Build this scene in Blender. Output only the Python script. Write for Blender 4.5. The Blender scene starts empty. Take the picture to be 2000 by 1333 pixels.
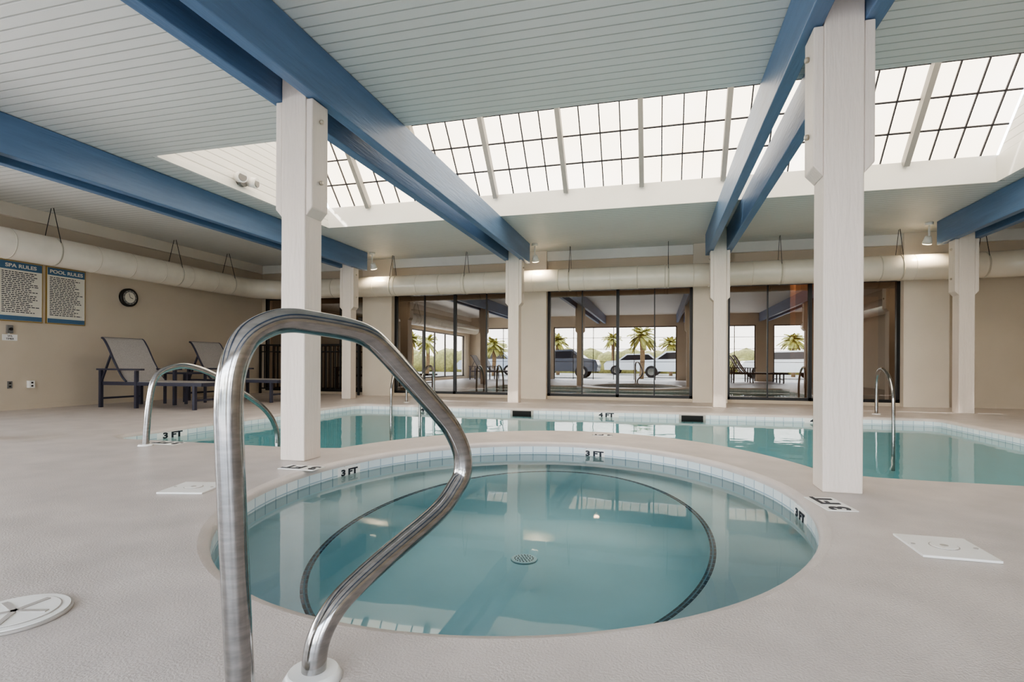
import bpy, bmesh, math, random
from mathutils import Vector, Matrix, geometry
random.seed(4)
scene = bpy.context.scene
PI = math.pi

# ---------------------------------------------------------------- materials
def lin(c):
    out = []
    for v in c[:3]:
        v /= 255.0
        out.append(v/12.92 if v <= 0.04045 else ((v+0.055)/1.055)**2.4)
    return (out[0], out[1], out[2], 1.0)

def mat(name, col, rough=0.6, metal=0.0, nscale=0, namt=0.0, bump=0.0, bscale=None, spec=0.5, detail=4, emit=None, estr=0.0, stretch=None, coat=0.0):
    m = bpy.data.materials.new(name); m.use_nodes = True
    nt = m.node_tree; b = nt.nodes['Principled BSDF']
    c = lin(col)
    b.inputs['Base Color'].default_value = c
    b.inputs['Roughness'].default_value = rough
    b.inputs['Metallic'].default_value = metal
    b.inputs['Specular IOR Level'].default_value = spec
    if coat: b.inputs['Coat Weight'].default_value = coat
    if emit:
        b.inputs['Emission Color'].default_value = lin(emit)
        b.inputs['Emission Strength'].default_value = estr
    if nscale or bump:
        tc = nt.nodes.new('ShaderNodeTexCoord'); mp = nt.nodes.new('ShaderNodeMapping')
        nt.links.new(tc.outputs['Object'], mp.inputs['Vector'])
        if stretch: mp.inputs['Scale'].default_value = stretch
    if nscale:
        n = nt.nodes.new('ShaderNodeTexNoise'); n.inputs['Scale'].default_value = nscale; n.inputs['Detail'].default_value = detail
        nt.links.new(mp.outputs['Vector'], n.inputs['Vector'])
        r = nt.nodes.new('ShaderNodeValToRGB')
        r.color_ramp.elements[0].position = 0.3; r.color_ramp.elements[1].position = 0.7
        r.color_ramp.elements[0].color = tuple(max(0, v*(1-namt)) for v in c[:3])+(1,)
        r.color_ramp.elements[1].color = tuple(min(1, v*(1+namt)) for v in c[:3])+(1,)
        nt.links.new(n.outputs['Fac'], r.inputs['Fac']); nt.links.new(r.outputs['Color'], b.inputs['Base Color'])
    if bump:
        n2 = nt.nodes.new('ShaderNodeTexNoise'); n2.inputs['Scale'].default_value = bscale or 60; n2.inputs['Detail'].default_value = 6
        nt.links.new(mp.outputs['Vector'], n2.inputs['Vector'])
        bp = nt.nodes.new('ShaderNodeBump'); bp.inputs['Strength'].default_value = bump; bp.inputs['Distance'].default_value = 0.01
        nt.links.new(n2.outputs['Fac'], bp.inputs['Height']); nt.links.new(bp.outputs['Normal'], b.inputs['Normal'])
    return m

def plank_mat(name, col, axis, period=0.085, dark=0.66, rough=0.45):
    m = bpy.data.materials.new(name); m.use_nodes = True
    nt = m.node_tree; N = nt.nodes; L = nt.links; b = N['Principled BSDF']
    g = N.new('ShaderNodeNewGeometry'); s = N.new('ShaderNodeSeparateXYZ'); L.new(g.outputs['Position'], s.inputs[0])
    d = N.new('ShaderNodeMath'); d.operation = 'DIVIDE'; d.inputs[1].default_value = period; L.new(s.outputs[axis], d.inputs[0])
    f = N.new('ShaderNodeMath'); f.operation = 'FRACT'; L.new(d.outputs[0], f.inputs[0])
    pp = N.new('ShaderNodeMath'); pp.operation = 'PINGPONG'; pp.inputs[1].default_value = 0.5; L.new(f.outputs[0], pp.inputs[0])
    r = N.new('ShaderNodeValToRGB'); e = r.color_ramp.elements
    c = lin(col)
    e[0].position = 0.03; e[0].color = tuple(v*dark for v in c[:3])+(1,)
    e[1].position = 0.09; e[1].color = c
    L.new(pp.outputs[0], r.inputs['Fac'])
    n = N.new('ShaderNodeTexNoise'); n.inputs['Scale'].default_value = 1.3; L.new(g.outputs['Position'], n.inputs['Vector'])
    mr = N.new('ShaderNodeMapRange'); mr.inputs['To Min'].default_value = 0.92; mr.inputs['To Max'].default_value = 1.05
    L.new(n.outputs['Fac'], mr.inputs['Value'])
    mx = N.new('ShaderNodeMix'); mx.data_type = 'RGBA'; mx.blend_type = 'MULTIPLY'; mx.inputs[0].default_value = 1
    L.new(r.outputs['Color'], mx.inputs[6]); L.new(mr.outputs[0], mx.inputs[7])
    L.new(mx.outputs[2], b.inputs['Base Color'])
    r2 = N.new('ShaderNodeValToRGB'); r2.color_ramp.elements[0].position = 0.0; r2.color_ramp.elements[1].position = 0.1
    L.new(pp.outputs[0], r2.inputs['Fac'])
    bp = N.new('ShaderNodeBump'); bp.inputs['Strength'].default_value = 0.5; bp.inputs['Distance'].default_value = 0.005
    L.new(r2.outputs['Color'], bp.inputs['Height']); L.new(bp.outputs['Normal'], b.inputs['Normal'])
    b.inputs['Roughness'].default_value = rough
    return m

def brick_mat(name, c1, c2, mortar, w, h, msize=0.004, rough=0.25, offset=0.0):
    m = bpy.data.materials.new(name); m.use_nodes = True
    nt = m.node_tree; N = nt.nodes; L = nt.links; b = N['Principled BSDF']
    uv = N.new('ShaderNodeUVMap')
    br = N.new('ShaderNodeTexBrick'); br.offset = offset; br.squash = 1.0
    br.inputs['Color1'].default_value = lin(c1); br.inputs['Color2'].default_value = lin(c2); br.inputs['Mortar'].default_value = lin(mortar)
    br.inputs['Scale'].default_value = 1.0; br.inputs['Mortar Size'].default_value = msize
    br.inputs['Brick Width'].default_value = w; br.inputs['Row Height'].default_value = h
    L.new(uv.outputs[0], br.inputs['Vector']); L.new(br.outputs['Color'], b.inputs['Base Color'])
    b.inputs['Roughness'].default_value = rough
    return m

def water_mat(name, tint, bscale, bstr):
    m = bpy.data.materials.new(name); m.use_nodes = True
    nt = m.node_tree; N = nt.nodes; L = nt.links; N.remove(N['Principled BSDF'])
    out = N['Material Output']
    t = N.new('ShaderNodeBsdfTransparent'); t.inputs[0].default_value = tint
    gl = N.new('ShaderNodeBsdfGlossy'); gl.inputs['Roughness'].default_value = 0.025
    fr = N.new('ShaderNodeFresnel'); fr.inputs['IOR'].default_value = 1.38
    g = N.new('ShaderNodeNewGeometry')
    n = N.new('ShaderNodeTexNoise'); n.inputs['Scale'].default_value = bscale; n.inputs['Detail'].default_value = 2
    L.new(g.outputs['Position'], n.inputs['Vector'])
    bp = N.new('ShaderNodeBump'); bp.inputs['Strength'].default_value = bstr; bp.inputs['Distance'].default_value = 0.02
    L.new(n.outputs['Fac'], bp.inputs['Height'])
    L.new(bp.outputs[0], gl.inputs['Normal']); L.new(bp.outputs[0], fr.inputs['Normal'])
    mx = N.new('ShaderNodeMixShader'); L.new(fr.outputs[0], mx.inputs[0]); L.new(t.outputs[0], mx.inputs[1]); L.new(gl.outputs[0], mx.inputs[2])
    L.new(mx.outputs[0], out.inputs['Surface'])
    return m

def glass_mat(name, tint, refl):
    m = bpy.data.materials.new(name); m.use_nodes = True
    nt = m.node_tree; N = nt.nodes; L = nt.links; N.remove(N['Principled BSDF'])
    out = N['Material Output']
    t = N.new('ShaderNodeBsdfTransparent'); t.inputs[0].default_value = tint
    gl = N.new('ShaderNodeBsdfGlossy'); gl.inputs['Roughness'].default_value = 0.0; gl.inputs['Color'].default_value = (0.94, 0.89, 0.82, 1)
    mx = N.new('ShaderNodeMixShader'); mx.inputs[0].default_value = refl
    L.new(t.outputs[0], mx.inputs[1]); L.new(gl.outputs[0], mx.inputs[2]); L.new(mx.outputs[0], out.inputs['Surface'])
    return m

M_deck = mat('deck_coating', (195, 186, 181), 0.36, nscale=4.5, namt=0.10, bump=0.3, bscale=170, detail=9)
M_lip = mat('deck_lip', (197, 188, 183), 0.36, nscale=6, namt=0.06, bump=0.2, bscale=150)
M_wall = mat('wall_paint_beige', (202, 189, 170), 0.75, nscale=1.2, namt=0.05, bump=0.15, bscale=120)
M_pil = mat('pilaster_paint', (222, 211, 196), 0.7, nscale=2, namt=0.04, bump=0.15, bscale=120)
M_post = mat('post_paint', (226, 214, 203), 0.55, nscale=2, namt=0.035, bump=0.4, bscale=10, stretch=(6, 6, 0.7))
M_blue = mat('beam_blue_paint', (96, 122, 155), 0.42, nscale=3, namt=0.12, bump=0.3, bscale=10, stretch=(5, 0.5, 5))
M_ceil = plank_mat('ceiling_planks', (223, 222, 218), 1)
M_gable = plank_mat('gable_planks', (232, 230, 225), 2)
M_white = mat('white_paint', (232, 230, 224), 0.5, nscale=2, namt=0.04, bump=0.1, bscale=40)
M_duct = mat('duct_white', (227, 218, 203), 0.22, nscale=4, namt=0.05, spec=0.7)
M_duct2 = mat('duct_seam', (196, 188, 172), 0.4)
M_black = mat('black_frame', (18, 17, 18), 0.35)
M_iron = mat('black_iron', (22, 22, 24), 0.5)
M_steel = mat('stainless_steel', (164, 162, 160), 0.13, metal=1.0, nscale=30, namt=0.16, stretch=(1, 1, 4))
# skylight panels; their own emission stands in for daylight coming through
def sky_panel():
    m = bpy.data.materials.new('skylight_glow_panel'); m.use_nodes = True
    nt = m.node_tree; N = nt.nodes; L = nt.links; N.remove(N['Principled BSDF'])
    e = N.new('ShaderNodeEmission')
    g = N.new('ShaderNodeNewGeometry'); n = N.new('ShaderNodeTexNoise'); n.inputs['Scale'].default_value = 1.1; L.new(g.outputs['Position'], n.inputs['Vector'])
    r = N.new('ShaderNodeValToRGB'); r.color_ramp.elements[0].position = 0.3; r.color_ramp.elements[1].position = 0.7
    r.color_ramp.elements[0].color = lin((248, 232, 206)); r.color_ramp.elements[1].color = lin((255, 244, 228))
    L.new(n.outputs['Fac'], r.inputs['Fac']); L.new(r.outputs['Color'], e.inputs[0]); e.inputs[1].default_value = 2.2
    L.new(e.outputs[0], N['Material Output'].inputs['Surface'])
    return m
M_sky = sky_panel()
def emit_mat(name, col, s):
    m = bpy.data.materials.new(name); m.use_nodes = True
    nt = m.node_tree; N = nt.nodes; L = nt.links; N.remove(N['Principled BSDF'])
    e = N.new('ShaderNodeEmission'); e.inputs[0].default_value = lin(col); e.inputs[1].default_value = s
    L.new(e.outputs[0], N['Material Output'].inputs['Surface'])
    return m
M_raft = mat('rafter_gray', (150, 147, 143), 0.6, nscale=5, namt=0.05)
M_bar = mat('glazing_bar', (42, 40, 46), 0.6)
M_tile = brick_mat('waterline_tile', (228, 233, 233), (212, 222, 226), (164, 182, 194), 0.105, 0.105, 0.004)
M_btile = brick_mat('dark_tile', (18, 28, 60), (26, 38, 74), (120, 150, 165), 0.055, 0.2, 0.003)
M_plaster = mat('pool_plaster', (176, 217, 223), 0.6, nscale=2, namt=0.06)  # turquoise of light absorbed by the water is put into this colour
M_bench = mat('spa_bench_plaster', (204, 230, 236), 0.6, nscale=2.5, namt=0.06)  # lighter: shallow water's light absorption is put into the colour
M_spafl = mat('spa_floor_plaster', (164, 210, 221), 0.6, nscale=1.5, namt=0.06)  # tealer: deeper water's light absorption is put into the colour
M_water = water_mat('pool_water', (0.92, 0.99, 1.0, 1), 3.0, 0.14)
M_swater = water_mat('spa_water', (0.95, 0.99, 1.0, 1), 2.5, 0.05)
M_glass = glass_mat('tinted_glass', (0.27, 0.23, 0.20, 1), 0.27)
M_sling = mat('sling_fabric', (172, 167, 163), 0.85, nscale=120, namt=0.2, bump=0.2, bscale=300)
M_frame = mat('chaise_frame', (58, 58, 72), 0.4)
M_sign = mat('sign_white', (226, 220, 206), 0.5)
M_sblue = mat('sign_blue', (76, 110, 140), 0.5)
M_ink = mat('ink', (26, 30, 42), 0.6)
M_brass = mat('brass', (190, 165, 110), 0.3, metal=1.0)
M_plate = mat('white_plate', (238, 236, 232), 0.35, nscale=8, namt=0.03)
M_platd = mat('plate_groove', (176, 170, 164), 0.5)
M_bolt = mat('bolt', (190, 180, 165), 0.4, metal=0.5)
M_dark = mat('dark_void', (22, 22, 22), 0.8)
M_bulb = emit_mat('lamp_glow', (255, 236, 200), 4)
M_gray = mat('gray_plastic', (120, 118, 116), 0.5)
M_drain = mat('drain_plastic', (196, 224, 230), 0.5)

# ---------------------------------------------------------------- mesh builder
class MB:
    def __init__(s, name):
        s.name = name; s.bm = bmesh.new(); s.mats = []; s.uv = s.bm.loops.layers.uv.new('UVMap')
    def mi(s, m):
        if m not in s.mats: s.mats.append(m)
        return s.mats.index(m)
    def face(s, vs, m, smooth=False):
        try: f = s.bm.faces.new(vs)
        except ValueError: return None
        f.material_index = s.mi(m); f.smooth = smooth; return f
    def poly(s, pts, m):
        return s.face([s.bm.verts.new(p) for p in pts], m)
    def box(s, x0, x1, y0, y1, z0, z1, m, M=None):
        c = [Vector((x, y, z)) for z in (z0, z1) for y in (y0, y1) for x in (x0, x1)]
        if M is not None: c = [M @ v for v in c]
        v = [s.bm.verts.new(p) for p in c]
        for f in ((0,2,3,1), (4,5,7,6), (0,1,5,4), (2,6,7,3), (0,4,6,2), (1,3,7,5)):
            s.face([v[i] for i in f], m)
    def prism(s, pa, pb, m, smooth=False):
        a = [s.bm.verts.new(p) for p in pa]; b = [s.bm.verts.new(p) for p in pb]; n = len(a)
        s.face(list(reversed(a)), m); s.face(b, m)
        for i in range(n): s.face([a[i], a[(i+1) % n], b[(i+1) % n], b[i]], m, smooth)
    def bar(s, p0, p1, w, h, m, up=(0, 0, 1)):
        p0 = Vector(p0); p1 = Vector(p1); d = (p1-p0).normalized(); up = Vector(up)
        sd = d.cross(up).normalized(); u = sd.cross(d).normalized()
        q = lambda p: [p+sd*(w/2*a)+u*(h/2*b) for a, b in ((-1,-1), (1,-1), (1,1), (-1,1))]
        s.prism(q(p0), q(p1), m)
    def cyl(s, p0, p1, r0, m, r1=None, seg=24, cap=True):
        p0 = Vector(p0); p1 = Vector(p1); r1 = r0 if r1 is None else r1
        d = (p1-p0).normalized(); t = Vector((1, 0, 0)) if abs(d.x) < 0.9 else Vector((0, 1, 0))
        a = d.cross(t).normalized(); b = d.cross(a)
        R = []
        for p, r in ((p0, r0), (p1, r1)):
            R.append([s.bm.verts.new(p+a*(r*math.cos(2*PI*i/seg))+b*(r*math.sin(2*PI*i/seg))) for i in range(seg)])
        for i in range(seg): s.face([R[0][i], R[0][(i+1) % seg], R[1][(i+1) % seg], R[1][i]], m, True)
        if cap: s.face(list(reversed(R[0])), m); s.face(R[1], m)
    def tube(s, pts, r, m, seg=20, smoothn=6, cap=True, radii=None):
        P = [Vector(p) for p in pts]
        if smoothn:
            Q = []
            for i in range(len(P)-1):
                p0 = P[max(i-1, 0)]; p1 = P[i]; p2 = P[i+1]; p3 = P[min(i+2, len(P)-1)]
                for k in range(smoothn):
                    t = k/smoothn
                    Q.append(0.5*((2*p1)+(p2-p0)*t+(2*p0-5*p1+4*p2-p3)*t*t+(3*p1-p0-3*p2+p3)*t**3))
            Q.append(P[-1]); P = Q
        n = len(P); rings = []
        d = (P[1]-P[0]).normalized(); t = Vector((1, 0, 0)) if abs(d.x) < 0.8 else Vector((0, 1, 0))
        a = d.cross(t).normalized()
        for i in range(n):
            d = (P[min(i+1, n-1)]-P[max(i-1, 0)]).normalized()
            a = (a-d*a.dot(d)).normalized(); b = d.cross(a)
            rr = r if radii is None else radii(i/(n-1))
            rings.append([s.bm.verts.new(P[i]+a*(rr*math.cos(2*PI*k/seg))+b*(rr*math.sin(2*PI*k/seg))) for k in range(seg)])
        for i in range(n-1):
            for k in range(seg):
                s.face([rings[i][k], rings[i][(k+1) % seg], rings[i+1][(k+1) % seg], rings[i+1][k]], m, True)
        if cap: s.face(list(reversed(rings[0])), m); s.face(rings[-1], m)
    def sphere(s, c, r, m, sc=(1, 1, 1), seg=16):
        c = Vector(c)
        res = bmesh.ops.create_uvsphere(s.bm, u_segments=seg, v_segments=seg//2, radius=r)
        for v in res['verts']: v.co = Vector((v.co.x*sc[0], v.co.y*sc[1], v.co.z*sc[2]))+c
        idx = s.mi(m)
        for v in res['verts']:
            for f in v.link_faces: f.material_index = idx; f.smooth = True
    def loft(s, rings, mats, smooth=True):
        n = len(rings[0]); V = [[s.bm.verts.new(p) for p in r] for r in rings]
        u = [0.0]
        for i in range(n): u.append(u[-1]+(Vector(rings[0][(i+1) % n])-Vector(rings[0][i])).length)
        w = [0.0]
        for j in range(len(rings)-1): w.append(w[-1]+(Vector(rings[j+1][0])-Vector(rings[j][0])).length)
        for j in range(len(rings)-1):
            if mats[j] is None: continue
            for i in range(n):
                k = (i+1) % n
                f = s.face([V[j][i], V[j+1][i], V[j+1][k], V[j][k]], mats[j], smooth)
                if f:
                    for l, q in zip(f.loops, ((u[i], w[j]), (u[i], w[j+1]), (u[i+1], w[j+1]), (u[i+1], w[j]))): l[s.uv].uv = q
        return V
    def done(s, bevel=0.0, recalc=True):
        if recalc: bmesh.ops.recalc_face_normals(s.bm, faces=s.bm.faces[:])
        co = [v.co for v in s.bm.verts]
        lo = Vector([min(c[i] for c in co) for i in range(3)]); hi = Vector([max(c[i] for c in co) for i in range(3)])
        c = (lo+hi)/2; c.z = lo.z
        for v in s.bm.verts: v.co -= c
        me = bpy.data.meshes.new(s.name); s.bm.to_mesh(me); s.bm.free()
        for m in s.mats: me.materials.append(m)
        o = bpy.data.objects.new(s.name, me); o.location = c; scene.collection.objects.link(o)
        if bevel:
            b = o.modifiers.new('bevel', 'BEVEL'); b.width = bevel; b.segments = 2; b.limit_method = 'ANGLE'; b.angle_limit = 0.7
        return o

def text(body, loc, rot, size, m, parent=None, name='lettering', off=0.0, ext=0.0008, sx=1.0):
    cu = bpy.data.curves.new(name, 'FONT'); cu.body = body; cu.size = size; cu.align_x = 'CENTER'; cu.align_y = 'CENTER'
    cu.extrude = ext; cu.offset = off
    ob = bpy.data.objects.new(name, cu); scene.collection.objects.link(ob)
    bpy.context.view_layer.update()
    me = bpy.data.meshes.new_from_object(ob.evaluated_get(bpy.context.evaluated_depsgraph_get()))
    bpy.data.objects.remove(ob)
    me.materials.clear(); me.materials.append(m)
    ys = [v.co.y for v in me.vertices]; cy_ = (min(ys)+max(ys))/2
    for v in me.vertices: v.co.y -= cy_
    o = bpy.data.objects.new(name, me); scene.collection.objects.link(o)
    o.location = loc; o.rotation_euler = rot; o.scale = (sx, 1, 1)
    if parent is not None:
        o.parent = parent; o.matrix_parent_inverse = Matrix.Translation(-parent.location)
    return o

# ---------------------------------------------------------------- dimensions
XL, XR, YB, YF, ZC = -7.7, 5.5, -3.2, 9.25, 2.54
ROWS = (-5.08, -2.165, 0.84, 3.77)
YN, YP = 2.95, 8.2
SC = (-0.63, 2.62); SA, SB = 1.25, 1.485
def ell(cx, cy, a, b, z, n=128, t0=0.0):
    return [(cx+a*math.cos(2*PI*i/n), cy+b*math.sin(2*PI*i/n), z) for i in range(n)]

# pool outline CCW
pool = [(-4.3, 3.55), (-4.26, 3.44), (-4.15, 3.38), (-4.0, 3.36), (-2.6, 3.36)]
OA, OB = 1.68, 2.28
s0 = (3.42-SC[1])/OB
t1 = PI-math.asin(s0); t2 = math.asin(s0)
pool += [(-2.38, 3.37)]
for i in range(41):
    t = t1+(t2-t1)*i/40
    pool.append((SC[0]+OA*math.cos(t), SC[1]+OB*math.sin(t)))
pool += [(1.15, 3.36), (1.4, 3.34), (2.9, 3.32), (3.02, 3.36), (3.06, 3.5), (3.06, 7.1), (2.96, 7.2), (-4.2, 7.2), (-4.3, 7.1)]
def offset(P, d):
    n = len(P); out = []
    for i in range(n):
        a = Vector(P[i-1]); b = Vector(P[i]); c = Vector(P[(i+1) % n])
        e1 = (b-a).normalized(); e2 = (c-b).normalized()
        n1 = Vector((e1.y, -e1.x)); n2 = Vector((e2.y, -e2.x)); nn = (n1+n2).normalized()
        k = max(0.5, nn.dot(n1)); out.append(tuple(b+nn*(d/k)))
    return out
def z3(P, z): return [(p[0], p[1], z) for p in P]

# ---------------------------------------------------------------- deck
fl = MB('floor')
pl_out = z3(offset(pool, 0.04), 0)
sp_out = ell(SC[0], SC[1], SA+0.04, SB+0.04, 0)
outer = [(XL, YB, 0), (XR, YB, 0), (XR, YF+0.1, 0), (XL, YF+0.1, 0)]
loops = [[Vector(p) for p in outer], [Vector(p) for p in pl_out], [Vector(p) for p in sp_out]]
tris = geometry.tessellate_polygon(loops)
allv = [fl.bm.verts.new(p) for l in loops for p in l]
for t in tris:
    f = fl.face([allv[i] for i in t], M_deck)
    if f:
        f.normal_update()
        if f.normal.z < 0: f.normal_flip()
fl.done(recalc=False)

WZ = -0.088
pb = MB('swimming_pool')
pb.loft([pl_out, z3(offset(pool, 0.018), -0.005), z3(offset(pool, 0.004), -0.016), z3(pool, -0.03), z3(pool, -0.032), z3(pool, -0.137), z3(pool, -0.85)],
        [M_lip, M_lip, M_lip, M_lip, M_tile, M_plaster])
b = pb.poly(z3(pool, -0.85), M_plaster)
pool_o = pb.done(recalc=False)
wb = MB('pool_water'); wb.poly(z3(offset(pool, -0.001), WZ), M_water); wb.done(recalc=False)

sb = MB('spa_tub')
R = []
for (a, z) in ((0.04, 0), (0.018, -0.005), (0.004, -0.016), (0, -0.03), (0, -0.032), (0, -0.137), (0, -0.19), (-0.03, -0.2)):
    R.append(ell(SC[0], SC[1], SA+a, SB+a, z))
RC = (-0.630, 2.68)
R.append(ell(RC[0], RC[1], 0.886, 1.368, -0.205))
R.append(ell(RC[0], RC[1], 0.860, 1.342, -0.207))
R.append(ell(RC[0], RC[1], 0.83, 1.29, -0.30))
R.append(ell(RC[0], RC[1], 0.77, 1.18, -0.42))
R.append(ell(RC[0], RC[1], 0.65, 1.0, -0.50))
R.append(ell(RC[0], RC[1], 0.3, 0.45, -0.55))
R.append(ell(RC[0], RC[1], 0.01, 0.01, -0.555))
V = sb.loft(R, [M_lip, M_lip, M_lip, M_lip, M_tile, M_bench, M_bench, M_bench, M_btile, M_spafl, M_spafl, M_spafl, M_spafl, M_spafl])
sb.face(V[-1], M_spafl)
spa_o = sb.done(recalc=False)
sw = MB('spa_water'); sw.poly(ell(SC[0], SC[1], SA-0.001, SB-0.001, WZ), M_swater); sw.done(recalc=False)
dr = MB('spa_drain'); dx0, dy0, dz0 = -0.755, 3.1, -0.548
dr.cyl((dx0, dy0, dz0), (dx0, dy0, dz0+0.006), 0.08, M_drain, r1=0.074, seg=40)
for k, rr in ((1, 0), (6, 0.018), (12, 0.036), (18, 0.054)):
    for i in range(k):
        a = 2*PI*i/k; dr.cyl((dx0+rr*math.cos(a), dy0+rr*math.sin(a), dz0+0.006), (dx0+rr*math.cos(a), dy0+rr*math.sin(a), dz0+0.0075), 0.0045, M_bar, seg=8)
dr.done()

# depth markings on waterline tile
def spa_mark(tdeg, body):
    t = math.radians(tdeg); p = Vector((SC[0]+SA*math.cos(t), SC[1]+SB*math.sin(t), 0))
    n = Vector((-math.cos(t)/SA, -math.sin(t)/SB, 0)).normalized(); rz = math.atan2(n.y, n.x)+PI/2
    m = MB('depth_marker_tile')
    Mx = Matrix.Translation(p+n*0.003)@Matrix.Rotation(rz, 4, 'Z')
    m.box(-0.14, 0.14, 0.000, 0.003, -0.135, -0.036, M_plate, Mx)
    o = m.done()
    q = p+n*0.006; text(body, (q.x, q.y, WZ+0.019), (PI/2, 0, rz), 0.050, M_ink, o, off=0.0022, sx=1.5)
spa_mark(82, '3 FT'); spa_mark(166, '3 FT'); spa_mark(2, '3 FT')
def pool_mark(x, body):
    m = MB('depth_marker_tile'); m.box(x-0.16, x+0.16, 7.193, 7.199, -0.135, -0.036, M_plate); o = m.done()
    text(body, (x, 7.191, WZ+0.026), (PI/2, 0, 0), 0.070, M_ink, o, off=0.003, sx=1.5)
pool_mark(-0.65, '4 FT'); pool_mark(-3.19, '4 FT'); pool_mark(1.86, '4 FT')
m = MB('depth_marker_tile'); m.box(-4.299, -4.296, 3.84, 4.16, -0.135, -0.034, M_plate); o = m.done()
text('3 FT', (-4.294, 4.0, WZ+0.027), (PI/2, 0, PI/2), 0.07, M_ink, o, off=0.003, sx=1.6)
for x in (-1.79, 0.42):
    m = MB('pool_skimmer'); m.box(x-0.16, x+0.16, 7.185, 7.199, -0.12, -0.03, M_platd); m.box(x-0.13, x+0.13, 7.18, 7.187, -0.115, -0.04, M_dark); m.done()
def deck_mark(x, y, rot, body, w=0.23, d=0.12):
    m = MB('depth_marker_plate'); Mx = Matrix.Translation((x, y, 0))@Matrix.Rotation(rot, 4, 'Z')
    m.box(-w/2, w/2, -d/2, d/2, 0.0005, 0.004, M_plate, Mx); o = m.done()
    text(body, (x, y, 0.0052), (0, 0, rot), d*0.9, M_ink, o, off=0.003, sx=1.1)
deck_mark(-1.96, 2.68, PI, '3 FT'); deck_mark(0.72, 2.62, PI*0.55, '3 FT'); deck_mark(-3.5, 3.22, PI, '3 FT', 0.22, 0.12)
deck_mark(-0.45, 4.62, PI, '4 FT', 0.16, 0.09)

# floor plates and lids
def plate(x, y, rot, w, d, name='skimmer_cover'):
    m = MB(name); Mx = Matrix.Translation((x, y, 0))@Matrix.Rotation(rot, 4, 'Z')
    m.box(-w/2, w/2, -d/2, d/2, 0.0005, 0.008, M_plate, Mx)
    c = Vector((x, y, 0)); m.cyl(c+Vector((0, 0, 0.008)), c+Vector((0, 0, 0.0095)), 0.042, M_platd, seg=32); m.cyl(c+Vector((0, 0, 0.0095)), c+Vector((0, 0, 0.011)), 0.038, M_plate, seg=32)
    m.cyl(c+Vector((0, 0, 0.011)), c+Vector((0, 0, 0.012)), 0.012, M_platd, seg=16)
    for sx in (-1, 1):
        q = Mx@Vector((sx*w*0.42, 0, 0)); m.cyl((q.x, q.y, 0.008), (q.x, q.y, 0.010), 0.007, M_platd, seg=12)
    m.done(bevel=0.002)
plate(0.91, 2.09, 0.0, 0.21, 0.225); plate(-2.13, 2.10, 0.25, 0.21, 0.22)
m = MB('round_skimmer_lid'); c = (-1.46, 0.93)
m.cyl((c[0], c[1], 0.0005), (c[0], c[1], 0.007), 0.110, M_platd, seg=48); m.cyl((c[0], c[1], 0.007), (c[0], c[1], 0.010), 0.104, M_plate, seg=48)
m.cyl((c[0], c[1], 0.010), (c[0], c[1], 0.0112), 0.088, M_platd, seg=48); m.cyl((c[0], c[1], 0.0112), (c[0], c[1], 0.0122), 0.085, M_plate, seg=48)
for i in range(5):
    a = 2*PI*i/5+0.3; p = Vector((c[0], c[1], 0.013)); q = p+Vector((math.cos(a), math.sin(a), 0))*0.075
    m.bar(p, q, 0.012, 0.003, M_platd)
m.done()

# ---------------------------------------------------------------- handrails
bx, by = -0.631, 0.900; dx, dy = 0.434, 0.9006
rail = [(-.131,-.02),(-.143,.217),(-.153,.4365),(-.1555,.532),(-.149,.592),(-.128,.6406),(-.092,.667),(-.05,.678),(.006,.6754),(.073,.6677),(.115,.657),(.153,.6336),(.2275,.567),(.318,.4834),(.359,.4388),(.3895,.382),(.3912,.3317),(.367,.2982),(.310,.2508),(.166,.1858),(.0845,.1457),(.044,.118),(.017,.083),(.004,.0439),(0,-.02)]
m = MB('spa_handrail')
m.tube([(bx+dx*u, by+dy*u, z) for u, z in rail], 0.0228, M_steel, seg=28, smoothn=6)
for u in (-.131, 0):
    m.cyl((bx+dx*u, by+dy*u, 0.0005), (bx+dx*u, by+dy*u, 0.016), 0.055, M_plate, r1=0.045, seg=36)
m.done()
def pool_rail(name, x0, y0, x1, y1, h, r=0.02, zend=-0.45, long=0.55):
    m = MB(name); P = lambda t, z: (x0+(x1-x0)*t, y0+(y1-y0)*t, z)
    m.tube([P(0, -0.02), P(0.02, h*0.5), P(0.06, h*0.85), P(0.16, h*0.98), P(0.30, h), P(0.5, h*0.86), P(0.8, h*0.5), P(0.93, h*0.28), P(1.0, 0.0), P(1.0, -0.2), P(1.0, zend)], r, M_steel, seg=18)
    m.cyl(P(0, 0.0005), P(0, 0.014), 0.05, M_plate, r1=0.042, seg=24)
    m.done()
pool_rail('pool_handrail', -3.55, 3.08, -3.16, 3.98, 0.57, 0.022)
def ladder_rail(x):
    m = MB('pool_ladder_rail')
    m.tube([(x, 7.62, -0.02), (x, 7.61, 0.35), (x, 7.58, 0.5), (x, 7.5, 0.56), (x, 7.38, 0.55), (x, 7.25, 0.47), (x, 7.15, 0.32), (x, 7.12, 0.1), (x, 7.12, -0.6)], 0.019, M_steel, seg=16)
    m.cyl((x, 7.62, 0.0005), (x, 7.62, 0.012), 0.045, M_plate, seg=24)
    m.done()
for x in (-3.72, -3.27, 2.60): ladder_rail(x)

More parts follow.
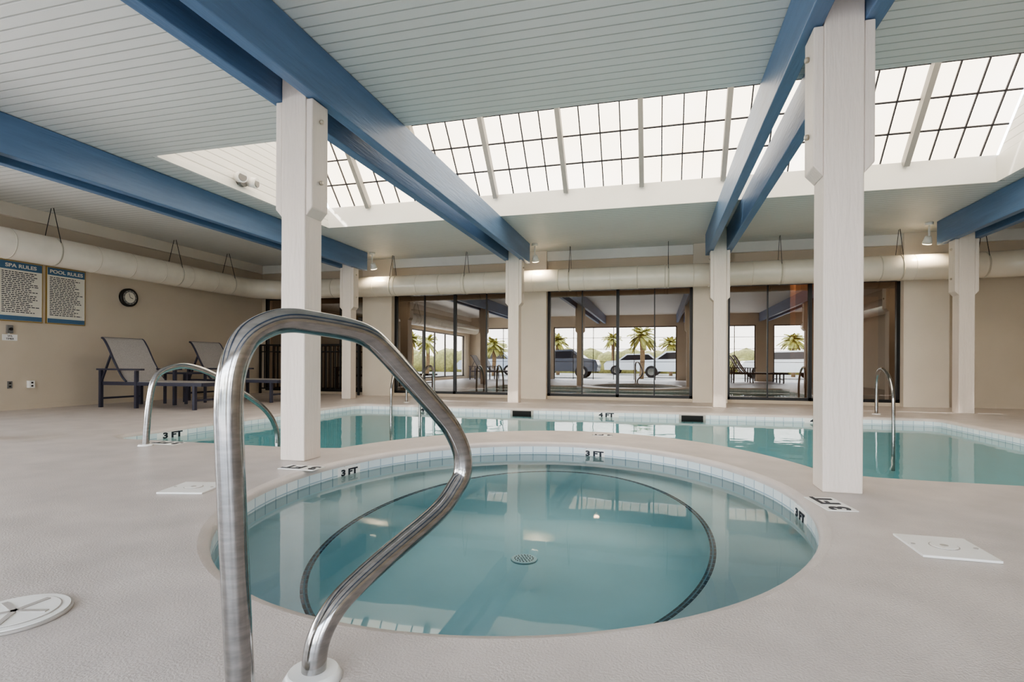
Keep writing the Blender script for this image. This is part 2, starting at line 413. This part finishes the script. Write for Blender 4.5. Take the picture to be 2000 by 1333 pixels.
# ---------------------------------------------------------------- posts & beams
PW = 0.085
for xi, x in enumerate(ROWS):
    for y in (YN, YP):
        m = MB('support_post')
        m.box(x-PW, x+PW, y-PW, y+PW, 0, ZC-0.002, M_post)
        ct = 0.045; zb, zt = 1.50, 2.215
        for sx in (-1, 1):
            xa = x+sx*PW; xb = x+sx*(PW+ct)
            prof = [(xa, zb), (xb, zb+0.05), (xb, zt), (xa, zt)]
            m.prism([(a, y-PW+0.004, z) for a, z in prof], [(a, y+PW-0.004, z) for a, z in prof], M_post)
            for z in (1.72, 2.1):
                m.cyl((xb, y, z), (xb+sx*0.02, y, z), 0.014, M_bolt, seg=12)
        m.done(bevel=0.006)
    for sx in (-1, 1):
        m = MB('ceiling_beam'); a = x+sx*(PW+0.0025); b_ = x+sx*(PW+0.085)
        m.box(min(a, b_), max(a, b_), YB+0.02, 8.5, 2.22, ZC-0.003, M_blue); m.done(bevel=0.006)

# ---------------------------------------------------------------- ceiling, skylight
SX0, SX1, SY0, SY1, SZ = -4.55, 3.42, 4.05, 6.80, 2.80
m = MB('ceiling')
m.box(XL, XR, YB, SY0, ZC, ZC+0.06, M_ceil); m.box(XL, XR, SY1, YF+0.1, ZC, ZC+0.06, M_ceil)
m.box(XL, SX0-0.061, SY0, SY1, ZC, ZC+0.06, M_ceil); m.box(SX1+0.061, XR, SY0, SY1, ZC, ZC+0.06, M_ceil); m.done()
m = MB('trim_1')
m.box(SX0-0.08, SX1+0.08, SY1, SY1+0.09, ZC+0.061, SZ, M_white); m.box(SX0, SX1, SY1-0.012, SY1-0.001, ZC-0.012, SZ+0.01, M_white)
m.box(SX0-0.08, SX1+0.08, SY0-0.09, SY0, ZC+0.061, SZ, M_white)
m.box(SX0, SX0+0.012, SY0, SY1-0.013, ZC-0.012, ZC+0.05, M_white); m.box(SX1-0.012, SX1, SY0, SY1-0.013, ZC-0.012, SZ, M_white); m.done()
rz = SZ+(SY1-SY0)/2*math.tan(math.radians(48)); ym = (SY0+SY1)/2
for nm, x, x2 in (('skylight_gable', SX0-0.06, SX0-0.001), ('skylight_gable', SX1+0.001, SX1+0.06)):
    m = MB(nm); prof = [(SY0, ZC+0.001), (SY1-0.013, ZC+0.001), (SY1-0.013, SZ), (ym, rz), (SY0, SZ)]
    m.prism([(x, a, b) for a, b in prof], [(x2, a, b) for a, b in prof], M_gable); m.done()
ang = math.radians(48)
m = MB('skylight')
for sgn, ye in ((1, SY1), (-1, SY0)):
    top = Vector((0, ym, rz)); bot = Vector((0, ye, SZ)); dv = (top-bot); Ls = dv.length; dv.normalize(); up = Vector((0, sgn*math.sin(ang), math.cos(ang)))
    off = up*0.03
    m.poly([Vector((SX0, 0, 0))+bot+off, Vector((SX1, 0, 0))+bot+off, Vector((SX1, 0, 0))+top+off, Vector((SX0, 0, 0))+top+off], M_sky)
    x = -3.9
    for i in range(8):
        xx = Vector((x+i*0.925, 0, 0)); m.bar(xx+bot-up*0.03, xx+top-up*0.03, 0.055, 0.10, M_raft, up)
    xs = [-3.9+0.925*i+0.2312*j for i in range(-1, 8) for j in (1, 2, 3)]
    for q in xs:
        if SX0+0.03 < q < SX1-0.03:
            xx = Vector((q, 0, 0)); m.bar(xx+bot+up*0.01, xx+top+up*0.01, 0.013, 0.02, M_bar, up)
    k = 1
    while 0.33*k < Ls:
        c = bot+dv*(0.33*k)+up*0.012
        m.bar(Vector((SX0+0.01, 0, 0))+c, Vector((SX1-0.01, 0, 0))+c, 0.015, 0.02, M_bar, up); k += 1
m.done(recalc=False)

# ---------------------------------------------------------------- walls
m = MB('wall_left')
m.box(XL-0.15, XL, 2.4, YF+0.16, 0, ZC+0.06, M_wall); m.box(XL-0.15, XL, YB-0.15, -2.6, 0, ZC+0.06, M_wall)
m.box(XL-0.15, XL, -2.6, 2.4, 0, 0.1, M_wall); m.box(XL-0.15, XL, -2.6, 2.4, 1.75, ZC+0.06, M_wall); m.done()  # gap left in the unseen wall part, added to let light onto the deck
m = MB('window_9')  # frames of an added, unseen opening that brightens the left deck
for y in (-2.58, -1.58, -0.6, 0.4, 1.4, 2.38): m.box(XL-0.1, XL-0.05, y-0.02, y+0.02, 0.1, 1.75, M_black)
m.box(XL-0.1, XL-0.05, -2.6, 2.4, 0.1, 0.14, M_black); m.box(XL-0.1, XL-0.05, -2.6, 2.4, 1.71, 1.75, M_black); m.done()
m = MB('wall_right'); m.box(XR, XR+0.15, YB-0.15, YF+0.16, 0, ZC+0.06, M_wall); m.done()
PIL = [(-5.37, -4.77), (-2.37, -1.85), (0.54, 1.06), (3.46, 4.03)]
WT, WB = 1.90, 0.05
m = MB('wall_far')
m.box(XL, XR, YF, YF+0.15, WT, ZC, M_wall)
m.box(XL, PIL[3][0], YF, YF+0.15, 0, WB, M_wall)
m.box(PIL[3][0], XR, YF, YF+0.15, 0, WT, M_wall)
for a, b_ in PIL: m.box(a, b_, YF-0.12, YF+0.15, 0, ZC-0.001, M_pil)
m.box(XL, XL+0.08, YF, YF+0.15, WB, WT, M_wall)
m.done()
m = MB('trim_2')
for (a, b_) in ((XL, PIL[0][0]), (PIL[0][1], PIL[1][0]), (PIL[1][1], PIL[2][0]), (PIL[2][1], PIL[3][0]), (PIL[3][1], XR)):
    m.box(a, b_, YF-0.06, YF, ZC-0.16, ZC-0.001, M_white)
m.done()
m = MB('trim_3'); m.box(XL, XL+0.06, YB, YF-0.07, ZC-0.16, ZC-0.001, M_pil); m.done()
m = MB('baseboard_left'); m.box(XL, XL+0.015, 2.4, YF-0.01, 0, 0.06, M_wall); m.done()
m = MB('baseboard_far'); m.box(PIL[3][1], XR, YF-0.015, YF, 0, 0.06, M_wall)
m.done()
wins = [(XL+0.08, PIL[0][0]), (PIL[0][1], PIL[1][0]), (PIL[1][1], PIL[2][0]), (PIL[2][1], PIL[3][0])]
for i, (a, b_) in enumerate(wins):
    m = MB('window_%d' % (i+1)); y0, y1 = YF+0.0, YF+0.06
    t = 0.045
    m.box(a, a+t, y0, y1, WB, WT, M_black); m.box(b_-t, b_, y0, y1, WB, WT, M_black)
    m.box(a, b_, y0, y1, WB, WB+t, M_black); m.box(a, b_, y0, y1, WT-t, WT, M_black)
    c = (a+b_)/2; m.box(c-0.025, c+0.025, y0, y1, WB, WT, M_black)
    for q in ((a+c)/2, (b_+c)/2): m.box(q-0.009, q+0.009, y0+0.01, y1-0.01, WB, WT, M_black)
    m.poly([(a, y0+0.03, WB), (b_, y0+0.03, WB), (b_, y0+0.03, WT), (a, y0+0.03, WT)], M_glass)
    m.done(recalc=False)
for x in (-3.55, -0.55, 2.55):
    m = MB('window_shade_box'); m.box(x-0.45, x+0.45, YF-0.07, YF-0.001, WT-0.02, WT+0.06, M_white); m.done(bevel=0.008)

# room beyond glass
M_hall = mat('hall_wall', (128, 108, 92), 0.8, nscale=1.5, namt=0.1); M_hfl = mat('hall_floor', (80, 70, 64), 0.5, nscale=5, namt=0.2); M_hc = mat('hall_ceiling', (150, 142, 134), 0.8)
M_hcol = mat('hall_column', (200, 150, 114), 0.7)
m = MB('hall_room'); hx0, hx1 = XL+0.02, XR-0.02
m.box(hx0, hx1, 12.6, 12.7, 0, 2.5, M_hall); m.box(hx0, hx1, YF+0.18, 12.6, -0.05, -0.001, M_hfl); m.box(hx0, hx1, YF+0.18, 12.6, 2.5, 2.55, M_hc)
m.box(hx0, hx0+0.08, YF+0.18, 12.6, 0, 2.5, M_hall); m.box(hx1-0.08, hx1, YF+0.18, 12.6, 0, 2.5, M_hall)
m.box(2.35, 2.75, 10.6, 11.0, 0, 2.5, M_hcol); m.box(3.0, 3.2, 11.4, 12.6, 0, 2.5, M_hcol); m.box(-2.6, -2.3, 11.0, 11.3, 0, 2.5, M_hall); m.done()
m = MB('door_1'); m.box(3.5, 4.3, 12.53, 12.598, 0, 2.0, mat('door_tan', (170, 140, 110), 0.5)); m.cyl((3.6, 12.49, 1.0), (3.6, 12.53, 1.0), 0.03, M_brass); m.done()
for (x, y, en) in ((-4.0, 10.8, 8), (-1.2, 11.2, 8), (0.0, 10.6, 8), (2.0, 10.5, 18), (3.4, 10.9, 22), (-6.4, 11, 5)):
    m = MB('recessed_downlight'); m.cyl((x, y, 2.47), (x, y, 2.499), 0.09, M_white, seg=24); m.cyl((x, y, 2.465), (x, y, 2.47), 0.07, M_bulb, seg=24); m.done()
    li = bpy.data.lights.new('downlight', 'POINT'); li.energy = en; li.color = (1, 0.74, 0.50); li.shadow_soft_size = 0.06
    lo = bpy.data.objects.new('downlight_lamp', li); lo.location = (x, y, 2.38); scene.collection.objects.link(lo)

# fence
m = MB('iron_fence'); yf = 9.08; a, b_ = XL+0.1, PIL[0][0]-0.05
m.bar((a, yf, 0.95), (b_, yf, 0.95), 0.03, 0.03, M_iron); m.bar((a, yf, 0.82), (b_, yf, 0.82), 0.02, 0.02, M_iron); m.bar((a, yf, 0.1), (b_, yf, 0.1), 0.02, 0.025, M_iron)
n = 22
for i in range(n+1):
    x = a+(b_-a)*i/n; w = 0.035 if i % 11 == 0 else 0.016
    m.box(x-w/2, x+w/2, yf-w/2, yf+w/2, 0.0 if i % 11 == 0 else 0.1, 0.96 if i % 11 == 0 else 0.95, M_iron)
m.done()

# ---------------------------------------------------------------- duct
zd = 1.99; rd = 0.18; yd = 8.86; xd = -7.38
path = [(xd, YB+0.3, zd), (xd, 8.2, zd)]
for i in range(9):
    a = PI-PI/2*i/8; path.append((xd+0.6+0.6*math.cos(a), 8.26+0.6*math.sin(a), zd))
path += [(4.2, yd, zd)]
for i in range(9):
    a = PI/2-PI/2*i/8; path.append((4.4+0.7*math.cos(a), 8.16+0.7*math.sin(a), zd))
path += [(5.1, YB+0.3, zd)]
m = MB('air_duct'); m.tube(path, rd, M_duct, seg=36, smoothn=0)
for q in [-6.2+0.42*i for i in range(25)]:
    m.tube([(q-0.006, yd, zd), (q+0.006, yd, zd)], rd+0.003, M_duct if int(q*10) % 3 else M_duct2, seg=36, smoothn=0)
for q in [0.6+0.5*i for i in range(15)]:
    m.tube([(xd, q-0.006, zd), (xd, q+0.006, zd)], rd+0.003, M_duct, seg=36, smoothn=0)
for x in (-4.6, -3.2, -1.4, 0.15, 1.75, 3.3, 4.3):
    for s in (-1, 1): m.bar((x, yd+s*rd*0.97, zd+0.02), (x, yd+s*0.02, ZC-0.002), 0.006, 0.006, M_iron, up=(1, 0, 0))
    m.tube([(x-0.01, yd, zd), (x+0.01, yd, zd)], rd+0.004, M_duct2, seg=36, smoothn=0)
for y in (2.8, 5.1, 6.9, 8.0):
    for s in (-1, 1): m.bar((xd+s*rd*0.97, y, zd+0.02), (xd+s*0.02, y, ZC-0.002), 0.006, 0.006, M_iron, up=(0, 1, 0))
    m.tube([(xd, y-0.01, zd), (xd, y+0.01, zd)], rd+0.004, M_duct2, seg=36, smoothn=0)
m.done()

# post lamps
for x in (ROWS[0]+0.24, ROWS[1]+0.24, ROWS[3]-0.24):
    m = MB('spot_lamp'); y = 8.56
    m.cyl((x, y-0.02, 2.5), (x, y-0.02, ZC-0.001), 0.05, M_white); m.cyl((x, y-0.02, 2.36), (x, y-0.02, 2.5), 0.012, M_white)
    m.cyl((x, y, 2.36), (x, y+0.04, 2.27), 0.035, M_white, r1=0.06); m.cyl((x, y+0.036, 2.274), (x, y+0.042, 2.262), 0.052, M_bulb)
    m.done()
    li = bpy.data.lights.new('spot_bulb', 'SPOT'); li.energy = 12; li.color = (1, 0.85, 0.62); li.shadow_soft_size = 0.05; li.spot_size = 2.4; li.spot_blend = 0.6
    lo = bpy.data.objects.new('spot_bulb', li); lo.location = (x, y+0.06, 2.24); lo.rotation_euler = (math.radians(25), 0, 0); scene.collection.objects.link(lo)

# gable emergency light
m = MB('emergency_light'); x = SX0+0.001
m.cyl((x, 5.1, 2.65), (x+0.05, 5.1, 2.65), 0.07, M_gray, seg=32)
m.cyl((x+0.05, 5.02, 2.66), (x+0.14, 4.98, 2.64), 0.055, M_plate, r1=0.06, seg=32); m.cyl((x+0.14, 4.98, 2.64), (x+0.145, 4.978, 2.64), 0.045, M_gray, seg=32)
m.cyl((x+0.05, 5.18, 2.66), (x+0.14, 5.20, 2.64), 0.055, M_plate, r1=0.06, seg=32); m.cyl((x+0.14, 5.20, 2.64), (x+0.145, 5.201, 2.64), 0.045, M_gray, seg=32)
m.done()

# ---------------------------------------------------------------- left wall items
def sign(y0, y1, z0, z1, head):
    m = MB('rules_sign'); x = XL+0.001
    m.box(x, x+0.015, y0, y1, z0, z1, M_brass); m.box(x+0.015, x+0.018, y0+0.012, y1-0.012, z0+0.012, z1-0.012, M_sign)
    m.box(x+0.018, x+0.020, y0+0.014, y1-0.014, z1-0.11, z1-0.014, M_sblue); m.box(x+0.018, x+0.020, y0+0.014, y1-0.014, z0+0.014, z0+0.07, M_sblue)
    z = z1-0.14; W = y1-y0
    while z > z0+0.10:
        y = y0+0.04; end = y1-0.04-random.random()*0.12
        while y < end:
            w = random.uniform(0.018, 0.055); w = min(w, end-y)
            m.box(x+0.018, x+0.0192, y, y+w, z-0.005, z+0.005, M_ink); y += w+0.010
        z -= 0.0235
    o = m.done()
    text(head, (x+0.0205, (y0+y1)/2, z1-0.062), (PI/2, 0, PI/2), 0.062, M_sign, o, off=0.0015, sx=1.2)
sign(4.70, 5.20, 1.10, 1.85, 'SPA RULES'); sign(5.24, 5.74, 1.10, 1.85, 'POOL RULES')
m = MB('wall_clock'); cy, cz = 6.37, 1.57
m.cyl((XL, cy, cz), (XL+0.05, cy, cz), 0.135, M_black, seg=48); m.cyl((XL+0.05, cy, cz), (XL+0.052, cy, cz), 0.108, M_gray, seg=48)
m.cyl((XL+0.052, cy, cz), (XL+0.054, cy, cz), 0.080, M_sign, seg=48)
for i in range(12):
    a = 2*PI*i/12; m.bar((XL+0.0545, cy+0.092*math.cos(a), cz+0.092*math.sin(a)), (XL+0.0545, cy+0.102*math.cos(a), cz+0.102*math.sin(a)), 0.006, 0.003, M_sign, up=(1, 0, 0))
m.bar((XL+0.056, cy, cz), (XL+0.056, cy+0.045, cz-0.015), 0.007, 0.002, M_ink, up=(1, 0, 0)); m.bar((XL+0.057, cy, cz), (XL+0.057, cy-0.02, cz+0.062), 0.005, 0.002, M_ink, up=(1, 0, 0))
m.done()
m = MB('spa_timer_switch'); m.box(XL, XL+0.03, 4.80, 4.86, 0.95, 1.05, M_gray); m.cyl((XL+0.03, 4.83, 1.0), (XL+0.05, 4.83, 1.0), 0.018, M_black)
m.box(XL, XL+0.006, 4.76, 4.92, 0.86, 0.935, M_plate); m.box(XL, XL+0.004, 4.82, 4.84, 0.93, 0.96, M_plate); o = m.done()
text('SPA', (XL+0.0065, 4.84, 0.916), (PI/2, 0, PI/2), 0.032, M_ink, o); text('TIMER', (XL+0.0065, 4.84, 0.882), (PI/2, 0, PI/2), 0.032, M_ink, o)
for y, w in ((4.84, 0.05), (5.06, 0.06)):
    m = MB('wall_outlet'); m.box(XL, XL+0.012 if y < 5 else XL+0.05, y-w/2, y+w/2, 0.27, 0.36, M_gray if y < 5 else M_plate)
    for z in (0.295, 0.335): m.box(XL+(0.012 if y < 5 else 0.05), XL+(0.014 if y < 5 else 0.052), y-0.012, y+0.012, z-0.01, z+0.01, M_black)
    m.done()

# ---------------------------------------------------------------- chaises
def chaise(y0, dx=0.0):
    m = MB('chaise_lounge'); y1 = y0+0.58
    def P(x, y, z): return (x+dx, y, z)
    backp = [(-6.72, 0.345), (-6.80, 0.42), (-6.93, 0.62), (-7.03, 0.80), (-7.10, 0.90), (-7.14, 0.925)]
    seatp = [(-5.52, 0.31), (-5.6, 0.325), (-6.1, 0.335), (-6.72, 0.335)]
    for y in (y0, y1):
        m.tube([P(a, y, z) for a, z in backp], 0.014, M_frame, seg=10, smoothn=4)
        m.bar(P(-5.5, y, 0.32), P(-7.1, y, 0.32), 0.03, 0.045, M_frame)
        for x in (-5.62, -6.55, -7.15):
            m.bar(P(x, y, 0), P(x, y, 0.50 if x == -7.15 else (0.49 if x == -6.55 else 0.31)), 0.04, 0.035, M_frame, up=(1, 0, 0))
        m.bar(P(-7.2, y, 0.505), P(-6.45, y, 0.505), 0.055, 0.022, M_frame)
        m.bar(P(-7.15, y, 0.32), P(-6.98, y, 0.70), 0.02, 0.02, M_frame, up=(0, 1, 0))
    m.bar(P(-5.5, y0, 0.32), P(-5.5, y1, 0.32), 0.03, 0.045, M_frame)
    for x in (-5.62, -7.15): m.bar(P(x, y0, 0.12), P(x, y1, 0.12), 0.02, 0.025, M_frame)
    m.bar(P(-7.14, y0, 0.925), P(-7.14, y1, 0.925), 0.02, 0.02, M_frame)
    for prof, sag in ((backp, 0.0), (seatp, 0.0)):
        for i in range(len(prof)-1):
            (a, za), (b_, zb_) = prof[i], prof[i+1]
            o1 = 0.012
            m.prism([P(a, y0+0.01, za+o1), P(b_, y0+0.01, zb_+o1), P(b_, y0+0.01, zb_), P(a, y0+0.01, za)],
                    [P(a, y1-0.01, za+o1), P(b_, y1-0.01, zb_+o1), P(b_, y1-0.01, zb_), P(a, y1-0.01, za)], M_sling)
    m.done()
chaise(5.55); chaise(6.95)
chaise(-2.6, 0.3); chaise(-1.4, 0.3); chaise(-2.6, 9.6); chaise(-1.5, 9.6)
def side_table(cx, cy):
    m = MB('side_table')
    m.box(cx-0.22, cx+0.22, cy-0.2, cy+0.2, 0.43, 0.455, M_frame)
    for sx in (-1, 1):
        for sy in (-1, 1): m.box(cx+sx*0.19-0.015, cx+sx*0.19+0.015, cy+sy*0.17-0.015, cy+sy*0.17+0.015, 0, 0.43, M_frame)
    m.done()
side_table(-6.75, 6.5); side_table(-4.9, -2.3)

# ---------------------------------------------------------------- street side behind the camera (reflected in the glass)
m = MB('wall_back')
ops = [(-7.2, -5.3), (-4.1, 0.7), (1.3, 3.5), (4.1, 5.2)]
m.box(XL, XR, YB-0.15, YB, 2.1, ZC+0.06, M_wall)
pr = XL
for a, b_ in ops: m.box(pr, a, YB-0.15, YB, 0, 2.1, M_wall); pr = b_
m.box(pr, XR, YB-0.15, YB, 0, 2.1, M_wall); m.done()
for i, (a, b_) in enumerate(ops):
    m = MB('window_%d' % (i+5))
    for x in (a+0.02, b_-0.02): m.box(x-0.02, x+0.02, YB-0.1, YB-0.05, 0, 2.1, M_black)
    m.box(a, b_, YB-0.1, YB-0.05, 2.06, 2.1, M_black)
    k = max(1, round((b_-a)/0.8))
    for j in range(1, k): x = a+(b_-a)*j/k; m.box(x-0.012, x+0.012, YB-0.09, YB-0.06, 0, 2.06, M_black)
    for z in (0.7, 1.2, 1.65): m.box(a, b_, YB-0.09, YB-0.06, z, z+0.015, M_black)
    m.done()
m = MB('ground'); m.box(-60, 60, -70, YB-0.16, -0.2, -0.12, mat('asphalt', (150, 146, 140), 0.9, nscale=3, namt=0.1)); m.done()
M_leaf = mat('palm_leaf', (160, 154, 84), 0.6, nscale=4, namt=0.3); M_trunk = mat('palm_trunk', (120, 98, 72), 0.9, nscale=12, namt=0.3)
def palm(x, y, h):
    m = MB('palm_tree'); m.tube([(x, y, -0.12), (x+0.05, y, h*0.5), (x, y, h)], 0.12, M_trunk, seg=10, smoothn=4)
    for i in range(60):
        a = random.uniform(0, 2*PI); el = random.uniform(-0.7, 1.3); L = random.uniform(0.6, 0.95); p = Vector((x, y, h)); pts = []
        for k in range(6):
            t = k/5; pts.append(p+Vector((math.cos(a)*math.cos(el)*L*t, math.sin(a)*math.cos(el)*L*t, math.sin(el)*L*t-0.35*t*t)))
        sd = Vector((-math.sin(a), math.cos(a), 0))
        for k in range(5):
            w0 = 0.02+0.10*math.sin(PI*(k/5)); w1 = 0.02+0.10*math.sin(PI*((k+1)/5))*(k < 4)
            dr_ = Vector((0, 0, -0.06))
            m.poly([pts[k], pts[k+1], pts[k+1]+sd*w1+dr_, pts[k]+sd*w0+dr_], M_leaf); m.poly([pts[k], pts[k+1], pts[k+1]-sd*w1+dr_, pts[k]-sd*w0+dr_], M_leaf)
    m.done(recalc=False)
for x, y, h in ((-0.8, -9.5, 2.1), (-9.5, -12.5, 1.8), (-14, -13, 2.0), (-6.5, -17.5, 2.2), (3.2, -17, 1.9), (0.8, -18, 2.0), (-3.4, -24, 2.6), (8, -18, 2.2), (-17, -17, 2.4), (13, -22, 2.6)): palm(x, y, h)
M_bush = mat('hedge_leaf', (154, 148, 92), 0.8, nscale=6, namt=0.4)
m = MB('hedge')
for i in range(150):
    x = -30+60*i/149; m.sphere((x+random.uniform(-.3, .3), -27.5+random.uniform(-1, 1), 0.6), random.uniform(0.5, 1.5), M_bush, seg=8)
m.done()
M_cg = mat('car_glass', (30, 34, 40), 0.1); M_tyre = mat('tyre', (25, 25, 25), 0.8)
def car(x, y, col):
    mp = mat('car_paint', col, 0.25, coat=0.5); m = MB('parked_car'); z = -0.12
    prof = [(-2.1, 0.35), (-2.15, 0.75), (-1.95, 0.95), (-1.2, 1.0), (-0.6, 1.45), (0.9, 1.5), (1.5, 1.05), (2.1, 0.95), (2.2, 0.7), (2.15, 0.35)]
    m.prism([(x+a, y-0.85, z+b) for a, b in prof], [(x+a, y+0.85, z+b) for a, b in prof], mp)
    gp = [(-1.05, 1.02), (-0.55, 1.38), (0.85, 1.42), (1.3, 1.05)]
    m.prism([(x+a, y-0.86, z+b) for a, b in gp], [(x+a, y+0.86, z+b) for a, b in gp], M_cg)
    for sx in (-1.35, 1.35):
        for sy in (-1, 1): m.cyl((x+sx, y+sy*0.66, z+0.33), (x+sx, y+sy*0.88, z+0.33), 0.33, M_tyre); m.cyl((x+sx, y+sy*0.88, z+0.33), (x+sx, y+sy*0.89, z+0.33), 0.2, M_steel)
    m.done(bevel=0.04)
for x, y, c in ((-5.2, -10.5, (70, 74, 82)), (1.0, -13, (225, 228, 230)), (6.4, -13, (225, 225, 222)), (-10.5, -15.5, (180, 190, 205)), (-1.5, -20.5, (215, 215, 215)), (11.5, -14, (200, 200, 205))): car(x, y, c)

# ---------------------------------------------------------------- world, sun
w = bpy.data.worlds.new('world'); scene.world = w; w.use_nodes = True
nt = w.node_tree; N = nt.nodes; L = nt.links; bg = N['Background']
tc = N.new('ShaderNodeTexCoord'); sp = N.new('ShaderNodeSeparateXYZ'); L.new(tc.outputs['Generated'], sp.inputs[0])
cr = N.new('ShaderNodeValToRGB'); L.new(sp.outputs[2], cr.inputs['Fac'])
cr.color_ramp.elements[0].position = 0.0; cr.color_ramp.elements[0].color = lin((243, 243, 242))
cr.color_ramp.elements[1].position = 0.6; cr.color_ramp.elements[1].color = lin((182, 207, 236))
L.new(cr.outputs['Color'], bg.inputs['Color']); bg.inputs['Strength'].default_value = 6.5
su = bpy.data.lights.new('sun', 'SUN'); su.energy = 7; su.angle = 0.02; su.color = (1, 0.95, 0.88)
so = bpy.data.objects.new('sun', su); so.rotation_euler = (math.radians(35), 0, math.radians(-25)); scene.collection.objects.link(so)

# ---------------------------------------------------------------- camera
cam = bpy.data.cameras.new('camera'); cam.sensor_width = 36; cam.sensor_fit = 'HORIZONTAL'; cam.lens = 1060/2000*36
cam.shift_y = 45.0/2000; cam.clip_start = 0.02
co = bpy.data.objects.new('camera', cam); scene.collection.objects.link(co)
R_ = Matrix.Rotation(math.radians(15.05), 4, 'Z')@Matrix.Rotation(PI/2, 4, 'X')@Matrix.Rotation(math.radians(0.27), 4, 'Z')
co.matrix_world = Matrix.Translation((0, 0, 0.6))@R_
scene.camera = co
scene.view_settings.view_transform = 'AgX'
try: scene.view_settings.look = 'AgX - Medium High Contrast'
except Exception as e: print('look', e)
scene.view_settings.exposure = 1.05
